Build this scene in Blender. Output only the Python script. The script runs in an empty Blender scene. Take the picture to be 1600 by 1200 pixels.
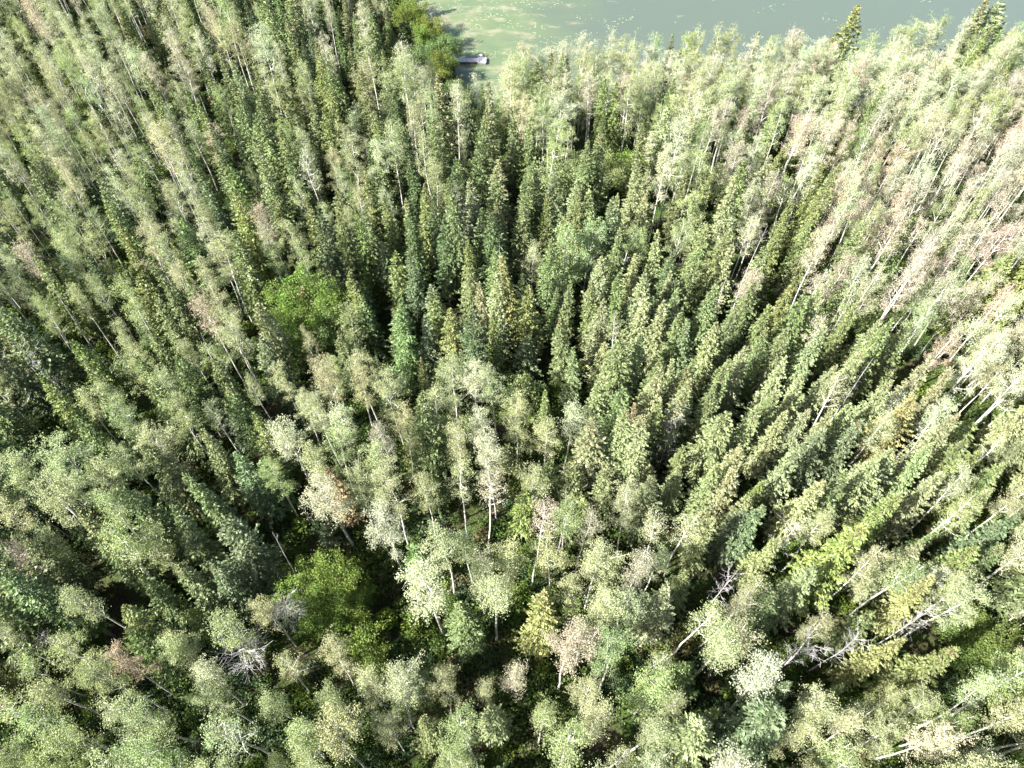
import bpy, math, random
import numpy as np
from mathutils import Vector

random.seed(7)
R = np.random.default_rng(11)
scene = bpy.context.scene
col = scene.collection
rad = math.radians

# ------------------------------------------------------------------ camera
CAM_H = 65.0
PITCH = 54.2                       # degrees below the horizon
FPX, CX, CY = 1109.0, 800.0, 600.0  # focal length in pixels of a 1600 wide picture
cam_d = bpy.data.cameras.new('camera')
cam_d.sensor_width = 36.0
cam_d.lens = FPX / 1600 * 36
cam_d.clip_start = 0.5
cam_d.clip_end = 4000
cam = bpy.data.objects.new('camera', cam_d)
cam.location = (0, 0, CAM_H)
cam.rotation_euler = (rad(90 - PITCH), 0, 0)
col.objects.link(cam)
scene.camera = cam

# ------------------------------------------------------------------ light
SUN_AZ, SUN_EL = 63.0, 40.0        # direction the light travels, clockwise from +Y; elevation
L = Vector((math.sin(rad(SUN_AZ)) * math.cos(rad(SUN_EL)), math.cos(rad(SUN_AZ)) * math.cos(rad(SUN_EL)), -math.sin(rad(SUN_EL))))
sun_d = bpy.data.lights.new('sun', 'SUN')
sun_d.energy = 5.0
sun_d.angle = rad(0.55)
sun_d.color = (1.0, 0.975, 0.94)
sun = bpy.data.objects.new('sun', sun_d)
sun.rotation_euler = L.to_track_quat('-Z', 'Y').to_euler()
sun.location = (-60, -40, 120)
col.objects.link(sun)
world = bpy.data.worlds.new('World')
scene.world = world
world.use_nodes = True
wn = world.node_tree.nodes
sky = wn.new('ShaderNodeTexSky')
sky.sky_type = 'NISHITA'
sky.sun_disc = False
sky.sun_elevation = rad(SUN_EL)
sky.sun_rotation = rad(SUN_AZ + 180)
sky.air_density = 1.0
sky.dust_density = 2.5
world.node_tree.links.new(sky.outputs[0], wn['Background'].inputs[0])
wn['Background'].inputs[1].default_value = 0.066
vs = scene.view_settings
vs.view_transform = 'Standard'
vs.look = 'None'
vs.gamma = 1
vs.use_curve_mapping = False
vs.exposure = 2.36
scene.cycles.max_bounces = 6
scene.cycles.diffuse_bounces = 2
scene.cycles.glossy_bounces = 2
scene.cycles.transmission_bounces = 3
scene.cycles.transparent_max_bounces = 4
scene.cycles.use_denoising = True
scene.cycles.denoiser = 'OPENIMAGEDENOISE'
scene.cycles.denoising_input_passes = 'RGB_ALBEDO_NORMAL'

# ------------------------------------------------------------------ projection helpers (1600 x 1200 picture <-> world)
SP, CP = math.sin(rad(PITCH)), math.cos(rad(PITCH))

def ray(px, py):
    a, b = (px - CX) / FPX, (CY - py) / FPX
    return a, CP + b * SP, -SP + b * CP

def at(px, py, z=0.0):
    dx, dy, dz = ray(px, py)
    t = (z - CAM_H) / dz
    return dx * t, dy * t

def proj(x, y, z):
    zz = z - CAM_H
    depth = y * CP - zz * SP
    up = y * SP + zz * CP
    return CX + FPX * x / depth, CY - FPX * up / depth, depth

# ------------------------------------------------------------------ materials
def new_mat(name):
    m = bpy.data.materials.new(name)
    m.use_nodes = True
    nt = m.node_tree
    nt.nodes.clear()
    out = nt.nodes.new('ShaderNodeOutputMaterial')
    return m, nt, out

def leaf_mat(name, trans, rough, spec, var, var_hue=0.02):
    m, nt, out = new_mat(name)
    N, K = nt.nodes.new, nt.links.new
    a = N('ShaderNodeAttribute'); a.attribute_type = 'INSTANCER'; a.attribute_name = 'tint'
    g = N('ShaderNodeNewGeometry')
    mr = N('ShaderNodeMapRange'); mr.inputs[3].default_value = 1 - var; mr.inputs[4].default_value = 1 + var
    K(g.outputs['Random Per Island'], mr.inputs[0])
    mh = N('ShaderNodeMapRange'); mh.inputs[3].default_value = 0.5 - var_hue; mh.inputs[4].default_value = 0.5 + var_hue
    wn_ = N('ShaderNodeTexWhiteNoise'); wn_.noise_dimensions = '1D'
    tco = N('ShaderNodeTexCoord'); pn = N('ShaderNodeTexNoise'); pn.inputs['Scale'].default_value = 0.75; pn.inputs['Detail'].default_value = 2
    K(tco.outputs['Object'], pn.inputs['Vector'])
    K(g.outputs['Random Per Island'], wn_.inputs['W'])
    pm = N('ShaderNodeMath'); pm.operation = 'MULTIPLY_ADD'; pm.inputs[1].default_value = 0.35; K(wn_.outputs['Value'], pm.inputs[0])
    pq = N('ShaderNodeMapRange'); pq.inputs[1].default_value = 0.3; pq.inputs[2].default_value = 0.7; pq.inputs[3].default_value = 0.0; pq.inputs[4].default_value = 0.65
    K(pn.outputs[0], pq.inputs[0]); K(pq.outputs[0], pm.inputs[2]); K(pm.outputs[0], mh.inputs[0])
    hs = N('ShaderNodeHueSaturation')
    K(a.outputs['Color'], hs.inputs['Color']); K(mr.outputs[0], hs.inputs['Value']); K(mh.outputs[0], hs.inputs['Hue'])
    p = N('ShaderNodeBsdfPrincipled'); p.inputs['Roughness'].default_value = rough
    p.inputs['Specular IOR Level'].default_value = spec
    K(hs.outputs[0], p.inputs['Base Color'])
    t = N('ShaderNodeBsdfTranslucent')
    tc = N('ShaderNodeMix'); tc.data_type = 'RGBA'; tc.blend_type = 'MULTIPLY'; tc.inputs[0].default_value = 1.0
    tc.inputs[7].default_value = (1.1, 1.3, 0.55, 1)
    K(hs.outputs[0], tc.inputs[6]); K(tc.outputs[2], t.inputs['Color'])
    mx = N('ShaderNodeMixShader'); mx.inputs[0].default_value = trans
    K(p.outputs[0], mx.inputs[1]); K(t.outputs[0], mx.inputs[2]); K(mx.outputs[0], out.inputs[0])
    return m

def ramp(nt, stops):
    r = nt.nodes.new('ShaderNodeValToRGB')
    e = r.color_ramp.elements
    while len(e) < len(stops):
        e.new(0.5)
    for k, (p, c) in enumerate(stops):
        e[k].position = p
        e[k].color = (*c, 1)
    return r

def noise_mat(name, stops, scale, stretch=(1, 1, 1), rough=0.85, detail=4, spec=0.2, bump=0.0):
    m, nt, out = new_mat(name)
    N, K = nt.nodes.new, nt.links.new
    tc = N('ShaderNodeTexCoord')
    mp = N('ShaderNodeMapping'); mp.inputs['Scale'].default_value = stretch
    no = N('ShaderNodeTexNoise'); no.inputs['Scale'].default_value = scale; no.inputs['Detail'].default_value = detail
    K(tc.outputs['Object'], mp.inputs[0]); K(mp.outputs[0], no.inputs['Vector'])
    r = ramp(nt, stops)
    K(no.outputs[0], r.inputs[0])
    p = N('ShaderNodeBsdfPrincipled'); p.inputs['Roughness'].default_value = rough
    p.inputs['Specular IOR Level'].default_value = spec
    K(r.outputs[0], p.inputs['Base Color'])
    if bump:
        b = N('ShaderNodeBump'); b.inputs['Strength'].default_value = bump
        K(no.outputs[0], b.inputs['Height']); K(b.outputs[0], p.inputs['Normal'])
    K(p.outputs[0], out.inputs[0])
    return m

M_NEEDLE = leaf_mat('spruce_needles', 0.17, 0.55, 0.35, 0.30, 0.014)
M_LEAF = leaf_mat('broad_leaves', 0.32, 0.6, 0.25, 0.22, 0.024)
M_ASPEN_BARK = noise_mat('aspen_bark', [(0.30, (0.10, 0.095, 0.085)), (0.44, (0.36, 0.35, 0.31)), (0.7, (0.50, 0.485, 0.43))], 3.0, (2, 2, 1.2))
M_SPRUCE_BARK = noise_mat('spruce_bark', [(0.3, (0.06, 0.05, 0.045)), (0.7, (0.17, 0.145, 0.13))], 6.0, (3, 3, 1))
M_DEAD = noise_mat('weathered_wood', [(0.3, (0.19, 0.178, 0.172)), (0.7, (0.34, 0.325, 0.315))], 4.0, (3, 3, 1))
M_SNAG = noise_mat('bleached_wood', [(0.3, (0.27, 0.255, 0.25)), (0.7, (0.42, 0.405, 0.40))], 4.0, (3, 3, 1))
M_CONE = noise_mat('spruce_cones', [(0.3, (0.12, 0.085, 0.05)), (0.7, (0.21, 0.155, 0.095))], 8.0)
M_PLANK = noise_mat('dock_boards', [(0.3, (0.36, 0.34, 0.35)), (0.7, (0.55, 0.53, 0.55))], 3.0, (6, 1, 1))

def ground_mat():
    m, nt, out = new_mat('forest_floor')
    N, K = nt.nodes.new, nt.links.new
    tc = N('ShaderNodeTexCoord')
    n1 = N('ShaderNodeTexNoise'); n1.inputs['Scale'].default_value = 0.35; n1.inputs['Detail'].default_value = 6
    n2 = N('ShaderNodeTexNoise'); n2.inputs['Scale'].default_value = 5.0; n2.inputs['Detail'].default_value = 5
    K(tc.outputs['Object'], n1.inputs['Vector']); K(tc.outputs['Object'], n2.inputs['Vector'])
    r1 = ramp(nt, [(0.34, (0.038, 0.028, 0.021)), (0.46, (0.040, 0.044, 0.018)), (0.6, (0.036, 0.060, 0.015))])
    r2 = ramp(nt, [(0.3, (0.5, 0.5, 0.5)), (0.7, (1.4, 1.35, 1.3))])
    K(n1.outputs[0], r1.inputs[0]); K(n2.outputs[0], r2.inputs[0])
    mx = N('ShaderNodeMix'); mx.data_type = 'RGBA'; mx.blend_type = 'MULTIPLY'; mx.inputs[0].default_value = 1
    K(r1.outputs[0], mx.inputs[6]); K(r2.outputs[0], mx.inputs[7])
    b = N('ShaderNodeBump'); b.inputs['Strength'].default_value = 0.8; b.inputs['Distance'].default_value = 0.2
    K(n2.outputs[0], b.inputs['Height'])
    p = N('ShaderNodeBsdfPrincipled'); p.inputs['Roughness'].default_value = 0.95; p.inputs['Specular IOR Level'].default_value = 0.1
    K(mx.outputs[2], p.inputs['Base Color']); K(b.outputs[0], p.inputs['Normal']); K(p.outputs[0], out.inputs[0])
    return m

def lake_mat():
    m, nt, out = new_mat('lake_water')
    N, K = nt.nodes.new, nt.links.new
    tc = N('ShaderNodeTexCoord')
    sep = N('ShaderNodeSeparateXYZ'); K(tc.outputs['Object'], sep.inputs[0])
    # milky algae near the shallow bay on the left, clear grey water farther right
    grad = N('ShaderNodeMapRange'); grad.inputs[1].default_value = -14; grad.inputs[2].default_value = 34
    K(sep.outputs[0], grad.inputs[0])
    n0 = N('ShaderNodeTexNoise'); n0.inputs['Scale'].default_value = 0.09; n0.inputs['Detail'].default_value = 5
    mp = N('ShaderNodeMapping'); mp.inputs['Scale'].default_value = (1.0, 1.7, 1)
    K(tc.outputs['Object'], mp.inputs[0]); K(mp.outputs[0], n0.inputs['Vector'])
    ad = N('ShaderNodeMath'); ad.operation = 'MULTIPLY_ADD'; ad.inputs[1].default_value = 0.7; 
    K(n0.outputs[0], ad.inputs[0]); K(grad.outputs[0], ad.inputs[2])
    base = ramp(nt, [(0.30, (0.098, 0.118, 0.058)), (0.5, (0.070, 0.098, 0.050)), (0.62, (0.084, 0.108, 0.056)), (0.8, (0.066, 0.086, 0.054)), (1.0, (0.060, 0.076, 0.058))])
    K(ad.outputs[0], base.inputs[0])
    # pale scum and floating weed
    n1 = N('ShaderNodeTexNoise'); n1.inputs['Scale'].default_value = 0.22; n1.inputs['Detail'].default_value = 7; n1.inputs['Roughness'].default_value = 0.62
    K(mp.outputs[0], n1.inputs['Vector'])
    sub = N('ShaderNodeMath'); sub.operation = 'MULTIPLY_ADD'; sub.inputs[1].default_value = -0.20
    K(grad.outputs[0], sub.inputs[0]); K(n1.outputs[0], sub.inputs[2])
    scum = N('ShaderNodeMapRange'); scum.inputs[1].default_value = 0.46; scum.inputs[2].default_value = 0.60
    K(sub.outputs[0], scum.inputs[0])
    mx = N('ShaderNodeMix'); mx.data_type = 'RGBA'; K(scum.outputs[0], mx.inputs[0])
    K(base.outputs[0], mx.inputs[6]); mx.inputs[7].default_value = (0.145, 0.142, 0.088, 1)
    # specks of lily leaves
    vo = N('ShaderNodeTexVoronoi'); vo.inputs['Scale'].default_value = 1.5
    K(tc.outputs['Object'], vo.inputs['Vector'])
    n2 = N('ShaderNodeTexNoise'); n2.inputs['Scale'].default_value = 0.16; n2.inputs['Detail'].default_value = 3
    K(tc.outputs['Object'], n2.inputs['Vector'])
    c1 = N('ShaderNodeMath'); c1.operation = 'LESS_THAN'; c1.inputs[1].default_value = 0.22; K(vo.outputs['Distance'], c1.inputs[0])
    s2 = N('ShaderNodeMath'); s2.operation = 'MULTIPLY_ADD'; s2.inputs[1].default_value = -0.16; K(grad.outputs[0], s2.inputs[0]); K(n2.outputs[0], s2.inputs[2])
    c2 = N('ShaderNodeMath'); c2.operation = 'GREATER_THAN'; c2.inputs[1].default_value = 0.47; K(s2.outputs[0], c2.inputs[0])
    c3 = N('ShaderNodeMath'); c3.operation = 'MULTIPLY'; K(c1.outputs[0], c3.inputs[0]); K(c2.outputs[0], c3.inputs[1])
    mx2 = N('ShaderNodeMix'); mx2.data_type = 'RGBA'; K(c3.outputs[0], mx2.inputs[0])
    K(mx.outputs[2], mx2.inputs[6]); mx2.inputs[7].default_value = (0.17, 0.20, 0.105, 1)
    nb = N('ShaderNodeTexNoise'); nb.inputs['Scale'].default_value = 1.6; nb.inputs['Detail'].default_value = 3
    K(tc.outputs['Object'], nb.inputs['Vector'])
    b = N('ShaderNodeBump'); b.inputs['Strength'].default_value = 0.06; b.inputs['Distance'].default_value = 0.1
    K(nb.outputs[0], b.inputs['Height'])
    p = N('ShaderNodeBsdfPrincipled'); p.inputs['Roughness'].default_value = 0.16; p.inputs['IOR'].default_value = 1.33
    K(mx2.outputs[2], p.inputs['Base Color']); K(b.outputs[0], p.inputs['Normal']); K(p.outputs[0], out.inputs[0])
    return m

# ------------------------------------------------------------------ mesh helpers
class MB:
    def __init__(s):
        s.v = []; s.q = []; s.t = []; s.n = 0
    def quads(s, P):                       # P (N,4,3)
        P = np.asarray(P, dtype=np.float64)
        k = len(P)
        if not k: return
        s.v.append(P.reshape(-1, 3))
        s.q.append(np.arange(k * 4).reshape(k, 4) + s.n)
        s.n += k * 4
    def tube(s, pts, rads, sides=5):
        pts = np.asarray(pts, float); n = len(pts)
        d = np.gradient(pts, axis=0)
        d /= np.linalg.norm(d, axis=1)[:, None] + 1e-9
        ref = np.where(np.abs(d[:, 2:3]) > 0.9, np.array([[1., 0, 0]]), np.array([[0, 0, 1.]]))
        u = np.cross(d, ref); u /= np.linalg.norm(u, axis=1)[:, None] + 1e-9
        w = np.cross(d, u)
        a = np.arange(sides) / sides * 2 * math.pi
        ring = pts[:, None] + (u[:, None] * np.cos(a)[None, :, None] + w[:, None] * np.sin(a)[None, :, None]) * np.asarray(rads)[:, None, None]
        s.v.append(ring.reshape(-1, 3))
        i = np.arange(n - 1)[:, None] * sides; j = np.arange(sides)[None]; j2 = (j + 1) % sides
        f = np.stack([i + j, i + j2, i + sides + j2, i + sides + j], -1).reshape(-1, 4)
        s.q.append(f + s.n)
        s.n += n * sides
    def box(s, x0, x1, y0, y1, z0, z1):
        c = np.array([[x, y, z] for z in (z0, z1) for y in (y0, y1) for x in (x0, x1)], float)
        s.v.append(c)
        s.q.append(np.array([[0, 2, 3, 1], [4, 5, 7, 6], [0, 1, 5, 4], [2, 6, 7, 3], [0, 4, 6, 2], [1, 3, 7, 5]]) + s.n)
        s.n += 8
    def mesh(s, name, mats, smooth=False, matidx=None):
        return raw_mesh(name, np.concatenate(s.v), np.concatenate(s.q), mats, smooth, matidx)

def raw_mesh(name, V, Q, mats, smooth=False, matidx=None):
    me = bpy.data.meshes.new(name)
    me.vertices.add(len(V)); me.vertices.foreach_set('co', np.ascontiguousarray(V, dtype=np.float32).ravel())
    k = len(Q)
    me.loops.add(k * 4); me.loops.foreach_set('vertex_index', np.ascontiguousarray(Q, dtype=np.int32).ravel())
    me.polygons.add(k)
    me.polygons.foreach_set('loop_start', np.arange(k, dtype=np.int32) * 4)
    me.polygons.foreach_set('loop_total', np.full(k, 4, dtype=np.int32))
    if matidx is not None:
        me.polygons.foreach_set('material_index', np.asarray(matidx, dtype=np.int32))
    me.polygons.foreach_set('use_smooth', np.full(k, smooth, dtype=bool))
    me.update(calc_edges=True)
    for m in mats: me.materials.append(m)
    return me

def join_mesh(name, parts):                # parts: [(MB, material, )]
    V, Q, I, mats, off = [], [], [], [], 0
    for k, (b, m) in enumerate(parts):
        if not b.v: continue
        v = np.concatenate(b.v); q = np.concatenate(b.q)
        V.append(v); Q.append(q + off); I.append(np.full(len(q), len(mats))); mats.append(m); off += len(v)
    return raw_mesh(name, np.concatenate(V), np.concatenate(Q), mats, False, np.concatenate(I))

def unit(a):
    return a / (np.linalg.norm(a, axis=-1, keepdims=True) + 1e-9)

def leaf_quads(c, length, width, rng, axis=None):
    """small diamond leaves: c (N,3) centres, random facing"""
    n = len(c)
    u = unit(rng.normal(size=(n, 3))) if axis is None else axis
    r = unit(rng.normal(size=(n, 3)))
    w = unit(np.cross(u, r))
    l = np.asarray(length)[:, None] * 0.5; wd = np.asarray(width)[:, None] * 0.5
    return np.stack([c - u * l, c + w * wd, c + u * l, c - w * wd], 1)

# ------------------------------------------------------------------ tree kinds (unit: metres, built at their usual height, scaled later)
def build_spruce(seed, H, RAD, cones, sparse=1.0, drop=0.0):
    g = np.random.default_rng(seed)
    trunk, crown, cone = MB(), MB(), MB()
    zs = np.linspace(0, H, 9)
    wob = np.cumsum(g.normal(0, 0.035, (9, 2)), axis=0); wob[0] = 0
    tp = np.column_stack([wob, zs])
    trunk.tube(tp, np.linspace(0.17, 0.012, 9) * (H / 16), 6)
    ax = lambda z: np.array([np.interp(z, zs, wob[:, 0]), np.interp(z, zs, wob[:, 1]), z])
    z0 = H * g.uniform(0.10, 0.18)
    for _ in range(26):                    # bare dead twigs low on the trunk
        z = g.uniform(0.08, 0.42) * H; a = g.uniform(0, 6.283); l = g.uniform(0.4, 0.95)
        p = ax(z); trunk.tube([p, p + np.array([math.cos(a) * l, math.sin(a) * l, -0.18 * l])], [0.022, 0.008], 3)
    lob = g.uniform(0, 6.283, 3); amp = g.uniform(0.08, 0.22, 3)
    C, U, Ln, Wd = [], [], [], []
    z = z0
    gold = g.uniform(0, 6.28)
    while z < H - 0.12:
        t = (z - z0) / (H - z0)
        prof = (min(1.0, (t + 0.05) * 4.5)) * (1 - t) ** 0.86 * 1.18 + 0.035
        prof *= 1 + 0.12 * math.sin(z * 2.1 + lob[0]) * g.uniform(0.4, 1)
        nb = int(g.integers(9, 13)) if t < 0.6 else int(g.integers(7, 9)) if t < 0.88 else 5
        zt = z
        for b in range(nb):
            z = zt + g.normal(0, 0.055)
            gold += 2.399 + g.normal(0, 0.25)
            a = gold
            s = 1 + amp[0] * math.sin(a + lob[1] + z * 0.5) + amp[1] * math.sin(2 * a + lob[2] - z * 0.8)
            l = RAD * prof * s * g.uniform(0.7, 1.15)
            if g.random() < 0.07: l *= 0.45
            if g.random() > sparse: continue
            pitch = rad(np.interp(t, [0, 0.5, 0.85, 1], [-26, -12, 14, 48]) + g.normal(0, 8))
            d = np.array([math.cos(a) * math.cos(pitch), math.sin(a) * math.cos(pitch), math.sin(pitch)])
            side = np.array([-math.sin(a), math.cos(a), 0])
            p0 = ax(z)
            m = max(3, int(l / 0.115))
            ss = (np.arange(m) + g.random(m)) / m
            ss = ss[ss * l > 0.12]
            for sgn in (-1, 1):
                k = len(ss)
                if not k: continue
                up = 0.10 * (ss ** 2) * l
                c = p0 + d * (ss * l)[:, None]
                c[:, 2] += up
                c += g.normal(0, 0.035, c.shape)
                fan = np.clip(0.95 - 0.55 * ss, 0.2, 1)[:, None]
                u = unit(d * (1 - 0.35 * fan) + side * sgn * fan + g.normal(0, 0.22, (k, 3)) + np.array([0, 0, -0.16]))
                ln = g.uniform(0.22, 0.38, k) * (0.75 + 0.4 * (1 - ss))
                C.append(c + u * ln[:, None] * 0.42); U.append(u); Ln.append(ln); Wd.append(ln * g.uniform(0.34, 0.5, k))
            k = 3                           # tuft at the end of the branch
            c = p0 + d * l * 0.98 + g.normal(0, 0.06, (k, 3)); c[:, 2] += 0.10 * l
            u = unit(d + g.normal(0, 0.45, (k, 3)) + np.array([0, 0, 0.15]))
            C.append(c); U.append(u); ln = g.uniform(0.24, 0.36, k); Ln.append(ln); Wd.append(ln * 0.5)
            if cones and t > 0.70 and g.random() < cones:
                k = 2 + int(5 * (t - 0.7))
                cc = p0 + d * l * g.uniform(0.4, 1.0, (k, 1)) + g.normal(0, 0.09, (k, 3)) - np.array([0, 0, 0.08])
                cone.quads(leaf_quads(cc, g.uniform(0.14, 0.24, k), g.uniform(0.07, 0.12, k), g))
        z = zt + g.uniform(0.30, 0.46) * (0.7 + 0.45 * (1 - t))
    k = 10                                 # leader
    c = ax(H) + np.column_stack([g.normal(0, 0.03, k), g.normal(0, 0.03, k), g.uniform(-0.5, 0.12, k)])
    u = unit(np.column_stack([g.normal(0, 0.5, k), g.normal(0, 0.5, k), np.full(k, 0.9)]))
    C.append(c); U.append(u); ln = np.full(k, 0.3); Ln.append(ln); Wd.append(ln * 0.35)
    C, U, Ln, Wd = np.concatenate(C), np.concatenate(U), np.concatenate(Ln), np.concatenate(Wd)
    crown.quads(leaf_quads(C, Ln, Wd, g, U))
    return dict(H=H, R=RAD, trunk=(trunk, M_SPRUCE_BARK), crown=(crown, M_NEEDLE), cones=(cone, M_CONE) if cone.v else None)

def curve_trunk(g, H, bend, n=12):
    zs = np.linspace(0, H, n)
    w = np.cumsum(np.cumsum(g.normal(0, bend, (n, 2)), axis=0), axis=0)
    w -= np.linspace(0, 1, n)[:, None] * w[-1] * 0.6
    w[0] = 0
    return np.column_stack([w, zs])

def build_aspen(seed, H, RAD, base, nleaf, leaf=0.088, bend=0.03, sparse=False, limbs=15):
    g = np.random.default_rng(seed)
    trunk, crown = MB(), MB()
    tp = curve_trunk(g, H * 0.97, bend)
    r0 = 0.094 * H / 17
    tr = np.interp(tp[:, 2], [0, 0.06 * H, base * H, H], [r0 * 1.25, r0, r0 * 0.72, 0.012])
    trunk.tube(tp, tr, 6)
    ax = lambda z: np.array([np.interp(z, tp[:, 2], tp[:, 0]), np.interp(z, tp[:, 2], tp[:, 1]), z])
    tips = []
    zb = base * H
    for i in range(limbs):
        t = (i + g.random()) / limbs
        z = zb - 0.06 * H + t ** 0.9 * (H - zb) * 0.92
        a = i * 2.399 + g.normal(0, 0.4)
        env = RAD * math.sqrt(max(0.10, 1 - ((t - 0.42) / 0.68) ** 2)) * g.choice([0.7, 1.0, 1.0, 1.35])
        l = env * g.uniform(0.8, 1.3)
        el = rad(g.uniform(22, 50) + 14 * t)
        d = np.array([math.cos(a) * math.cos(el), math.sin(a) * math.cos(el), math.sin(el)])
        p0 = ax(z); p1 = p0 + d * l * 0.55 + g.normal(0, 0.06, 3); p2 = p0 + d * l + np.array([0, 0, 0.18 * l]) + g.normal(0, 0.1, 3)
        rr = 0.046 * (1 - 0.55 * t) * H / 17
        trunk.tube([p0, p1, p2], [rr, rr * 0.7, rr * 0.3], 4)
        tips.append((p2, 1.0))
        for k in range(g.integers(3, 6)):
            q = p0 + (p1 - p0) * g.uniform(0.6, 1) if g.random() < 0.4 else p1 + (p2 - p1) * g.random()
            dd = unit(d + g.normal(0, 0.65, 3) + np.array([0, 0, 0.2])); ll = g.uniform(0.35, 0.95) * RAD * 0.6
            q2 = q + dd * ll
            trunk.tube([q, (q + q2) / 2 + g.normal(0, 0.03, 3), q2], [rr * 0.45, rr * 0.3, rr * 0.14], 3)
            tips.append((q2, 0.8)); tips.append(((q + q2) / 2, 0.5))
    for z in np.linspace(zb + 0.2 * (H - zb), H, 8):
        tips.append((ax(z) + g.normal(0, 0.15, 3), 0.7))
    T = np.array([t[0] for t in tips]); W = np.array([t[1] for t in tips]); W = W * g.uniform(0.1, 1.0, len(W)) ** 1.5; W[g.random(len(W)) < 0.15] = 0
    if sparse: W[g.random(len(W)) < 0.35] = 0
    cnt = (W / W.sum() * nleaf).astype(int)
    cs = []
    for p, n in zip(T, cnt):
        if n:
            sub = p + g.normal(0, 0.24, (4, 3)) * np.array([1, 1, 0.9])
            cs.append(sub[g.integers(0, 4, n)] + g.normal(0, 0.125, (n, 3)) * np.array([1, 1, 0.85]))
    c = np.concatenate(cs); n = len(c)
    crown.quads(leaf_quads(c, g.uniform(0.75, 1.25, n) * leaf, g.uniform(0.7, 1.1, n) * leaf * 0.85, g))
    return dict(H=H, R=RAD, base=base, trunk=(trunk, M_ASPEN_BARK), crown=(crown, M_LEAF), cones=None)

def build_willow(seed, H, RAD, nleaf, leaf=0.15, low=0.55):
    g = np.random.default_rng(seed)
    trunk, crown = MB(), MB()
    cs = []
    for i in range(9):
        a = i * 0.7 + g.normal(0, 0.3); rr = RAD * g.uniform(0.15, 0.75); h = H * g.uniform(0.62, 0.95) * (1 - 0.25 * (rr / RAD) ** 2)
        top = np.array([math.cos(a) * rr, math.sin(a) * rr, h])
        mid = top * np.array([0.45, 0.45, 0.5]) + g.normal(0, 0.12, 3)
        trunk.tube([np.array([g.normal(0, 0.15), g.normal(0, 0.15), 0]), mid, top], [0.06, 0.045, 0.015], 4)
        for k in range(11):
            d = unit(g.normal(size=3)); d[2] = abs(d[2]) * 0.9 - 0.25
            sub = top * np.array([1, 1, g.uniform(low, 1)]) + d * RAD * g.uniform(0.2, 0.5)
            n = int(nleaf / 99 * g.uniform(0.3, 1.7))
            pts = sub + g.normal(0, 0.22, (n, 3)) * np.array([1, 1, 0.75]) * RAD / 2.2
            cs.append(pts)
    c = np.concatenate(cs); c = c[c[:, 2] > 0.1]; n = len(c)
    up = unit(g.normal(size=(n, 3)) + np.array([0, 0, 0.4]))
    crown.quads(leaf_quads(c, g.uniform(0.8, 1.4, n) * leaf, g.uniform(0.7, 1, n) * leaf * 0.6, g, up))
    return dict(H=H, R=RAD, base=0.1, trunk=(trunk, M_SPRUCE_BARK), crown=(crown, M_LEAF), cones=None)

def build_dead(seed, H, style):
    g = np.random.default_rng(seed)
    trunk = MB(); branches = []
    tp = curve_trunk(g, H, 0.03 if style != 'spire' else 0.008)
    trunk.tube(tp, np.linspace(0.115, 0.015, len(tp)) * H / 15, 6)
    ax = lambda z: np.array([np.interp(z, tp[:, 2], tp[:, 0]), np.interp(z, tp[:, 2], tp[:, 1]), z])
    if style == 'spire':
        spec = [(g.uniform(0.35, 0.97), g.uniform(0.35, 0.8), -12, 0) for _ in range(54)]
    elif style == 'bush':
        spec = [(g.uniform(0.45, 0.97), g.uniform(1.2, 2.8), g.uniform(-10, 60), 12) for _ in range(46)]
    elif style == 'pole':
        spec = [(g.uniform(0.72, 0.97), g.uniform(0.4, 1.0), 35, 2) for _ in range(7)]
    else:
        spec = [(g.uniform(0.4, 0.98), g.uniform(0.8, 2.0), g.uniform(25, 60), 9) for _ in range(22)]
    for i, (t, l, el, tw) in enumerate(spec):
        b = MB()
        a = i * 2.399 + g.normal(0, 0.3); el = rad(el + g.normal(0, 8))
        if style == 'spire': l *= (1.25 - t)
        d = np.array([math.cos(a) * math.cos(el), math.sin(a) * math.cos(el), math.sin(el)])
        p0 = ax(t * H); pm = p0 + d * l * 0.5 + g.normal(0, 0.08, 3) * l; p2 = p0 + d * l + np.array([0, 0, 0.1 * l]) + g.normal(0, 0.1, 3) * l
        r = 0.008 + 0.006 * l
        b.tube([p0, pm, p2], [r, r * 0.7, r * 0.35], 4)
        for k in range(tw):
            f = g.uniform(0.25, 1)
            q = p0 + (pm - p0) * f * 2 if f < 0.5 else pm + (p2 - pm) * (f - 0.5) * 2
            dd = unit(d + g.normal(0, 0.6, 3)); ll = l * g.uniform(0.2, 0.5)
            q1 = q + dd * ll * 0.5 + g.normal(0, 0.04, 3); q2 = q + dd * ll + g.normal(0, 0.08, 3)
            b.tube([q, q1, q2], [r * 0.75, r * 0.65, r * 0.5], 3)
        branches.append(b)
    return dict(H=H, R=1.6, base=0.3, trunk=(trunk, M_DEAD), branches=branches, crown=None, cones=None)

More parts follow.
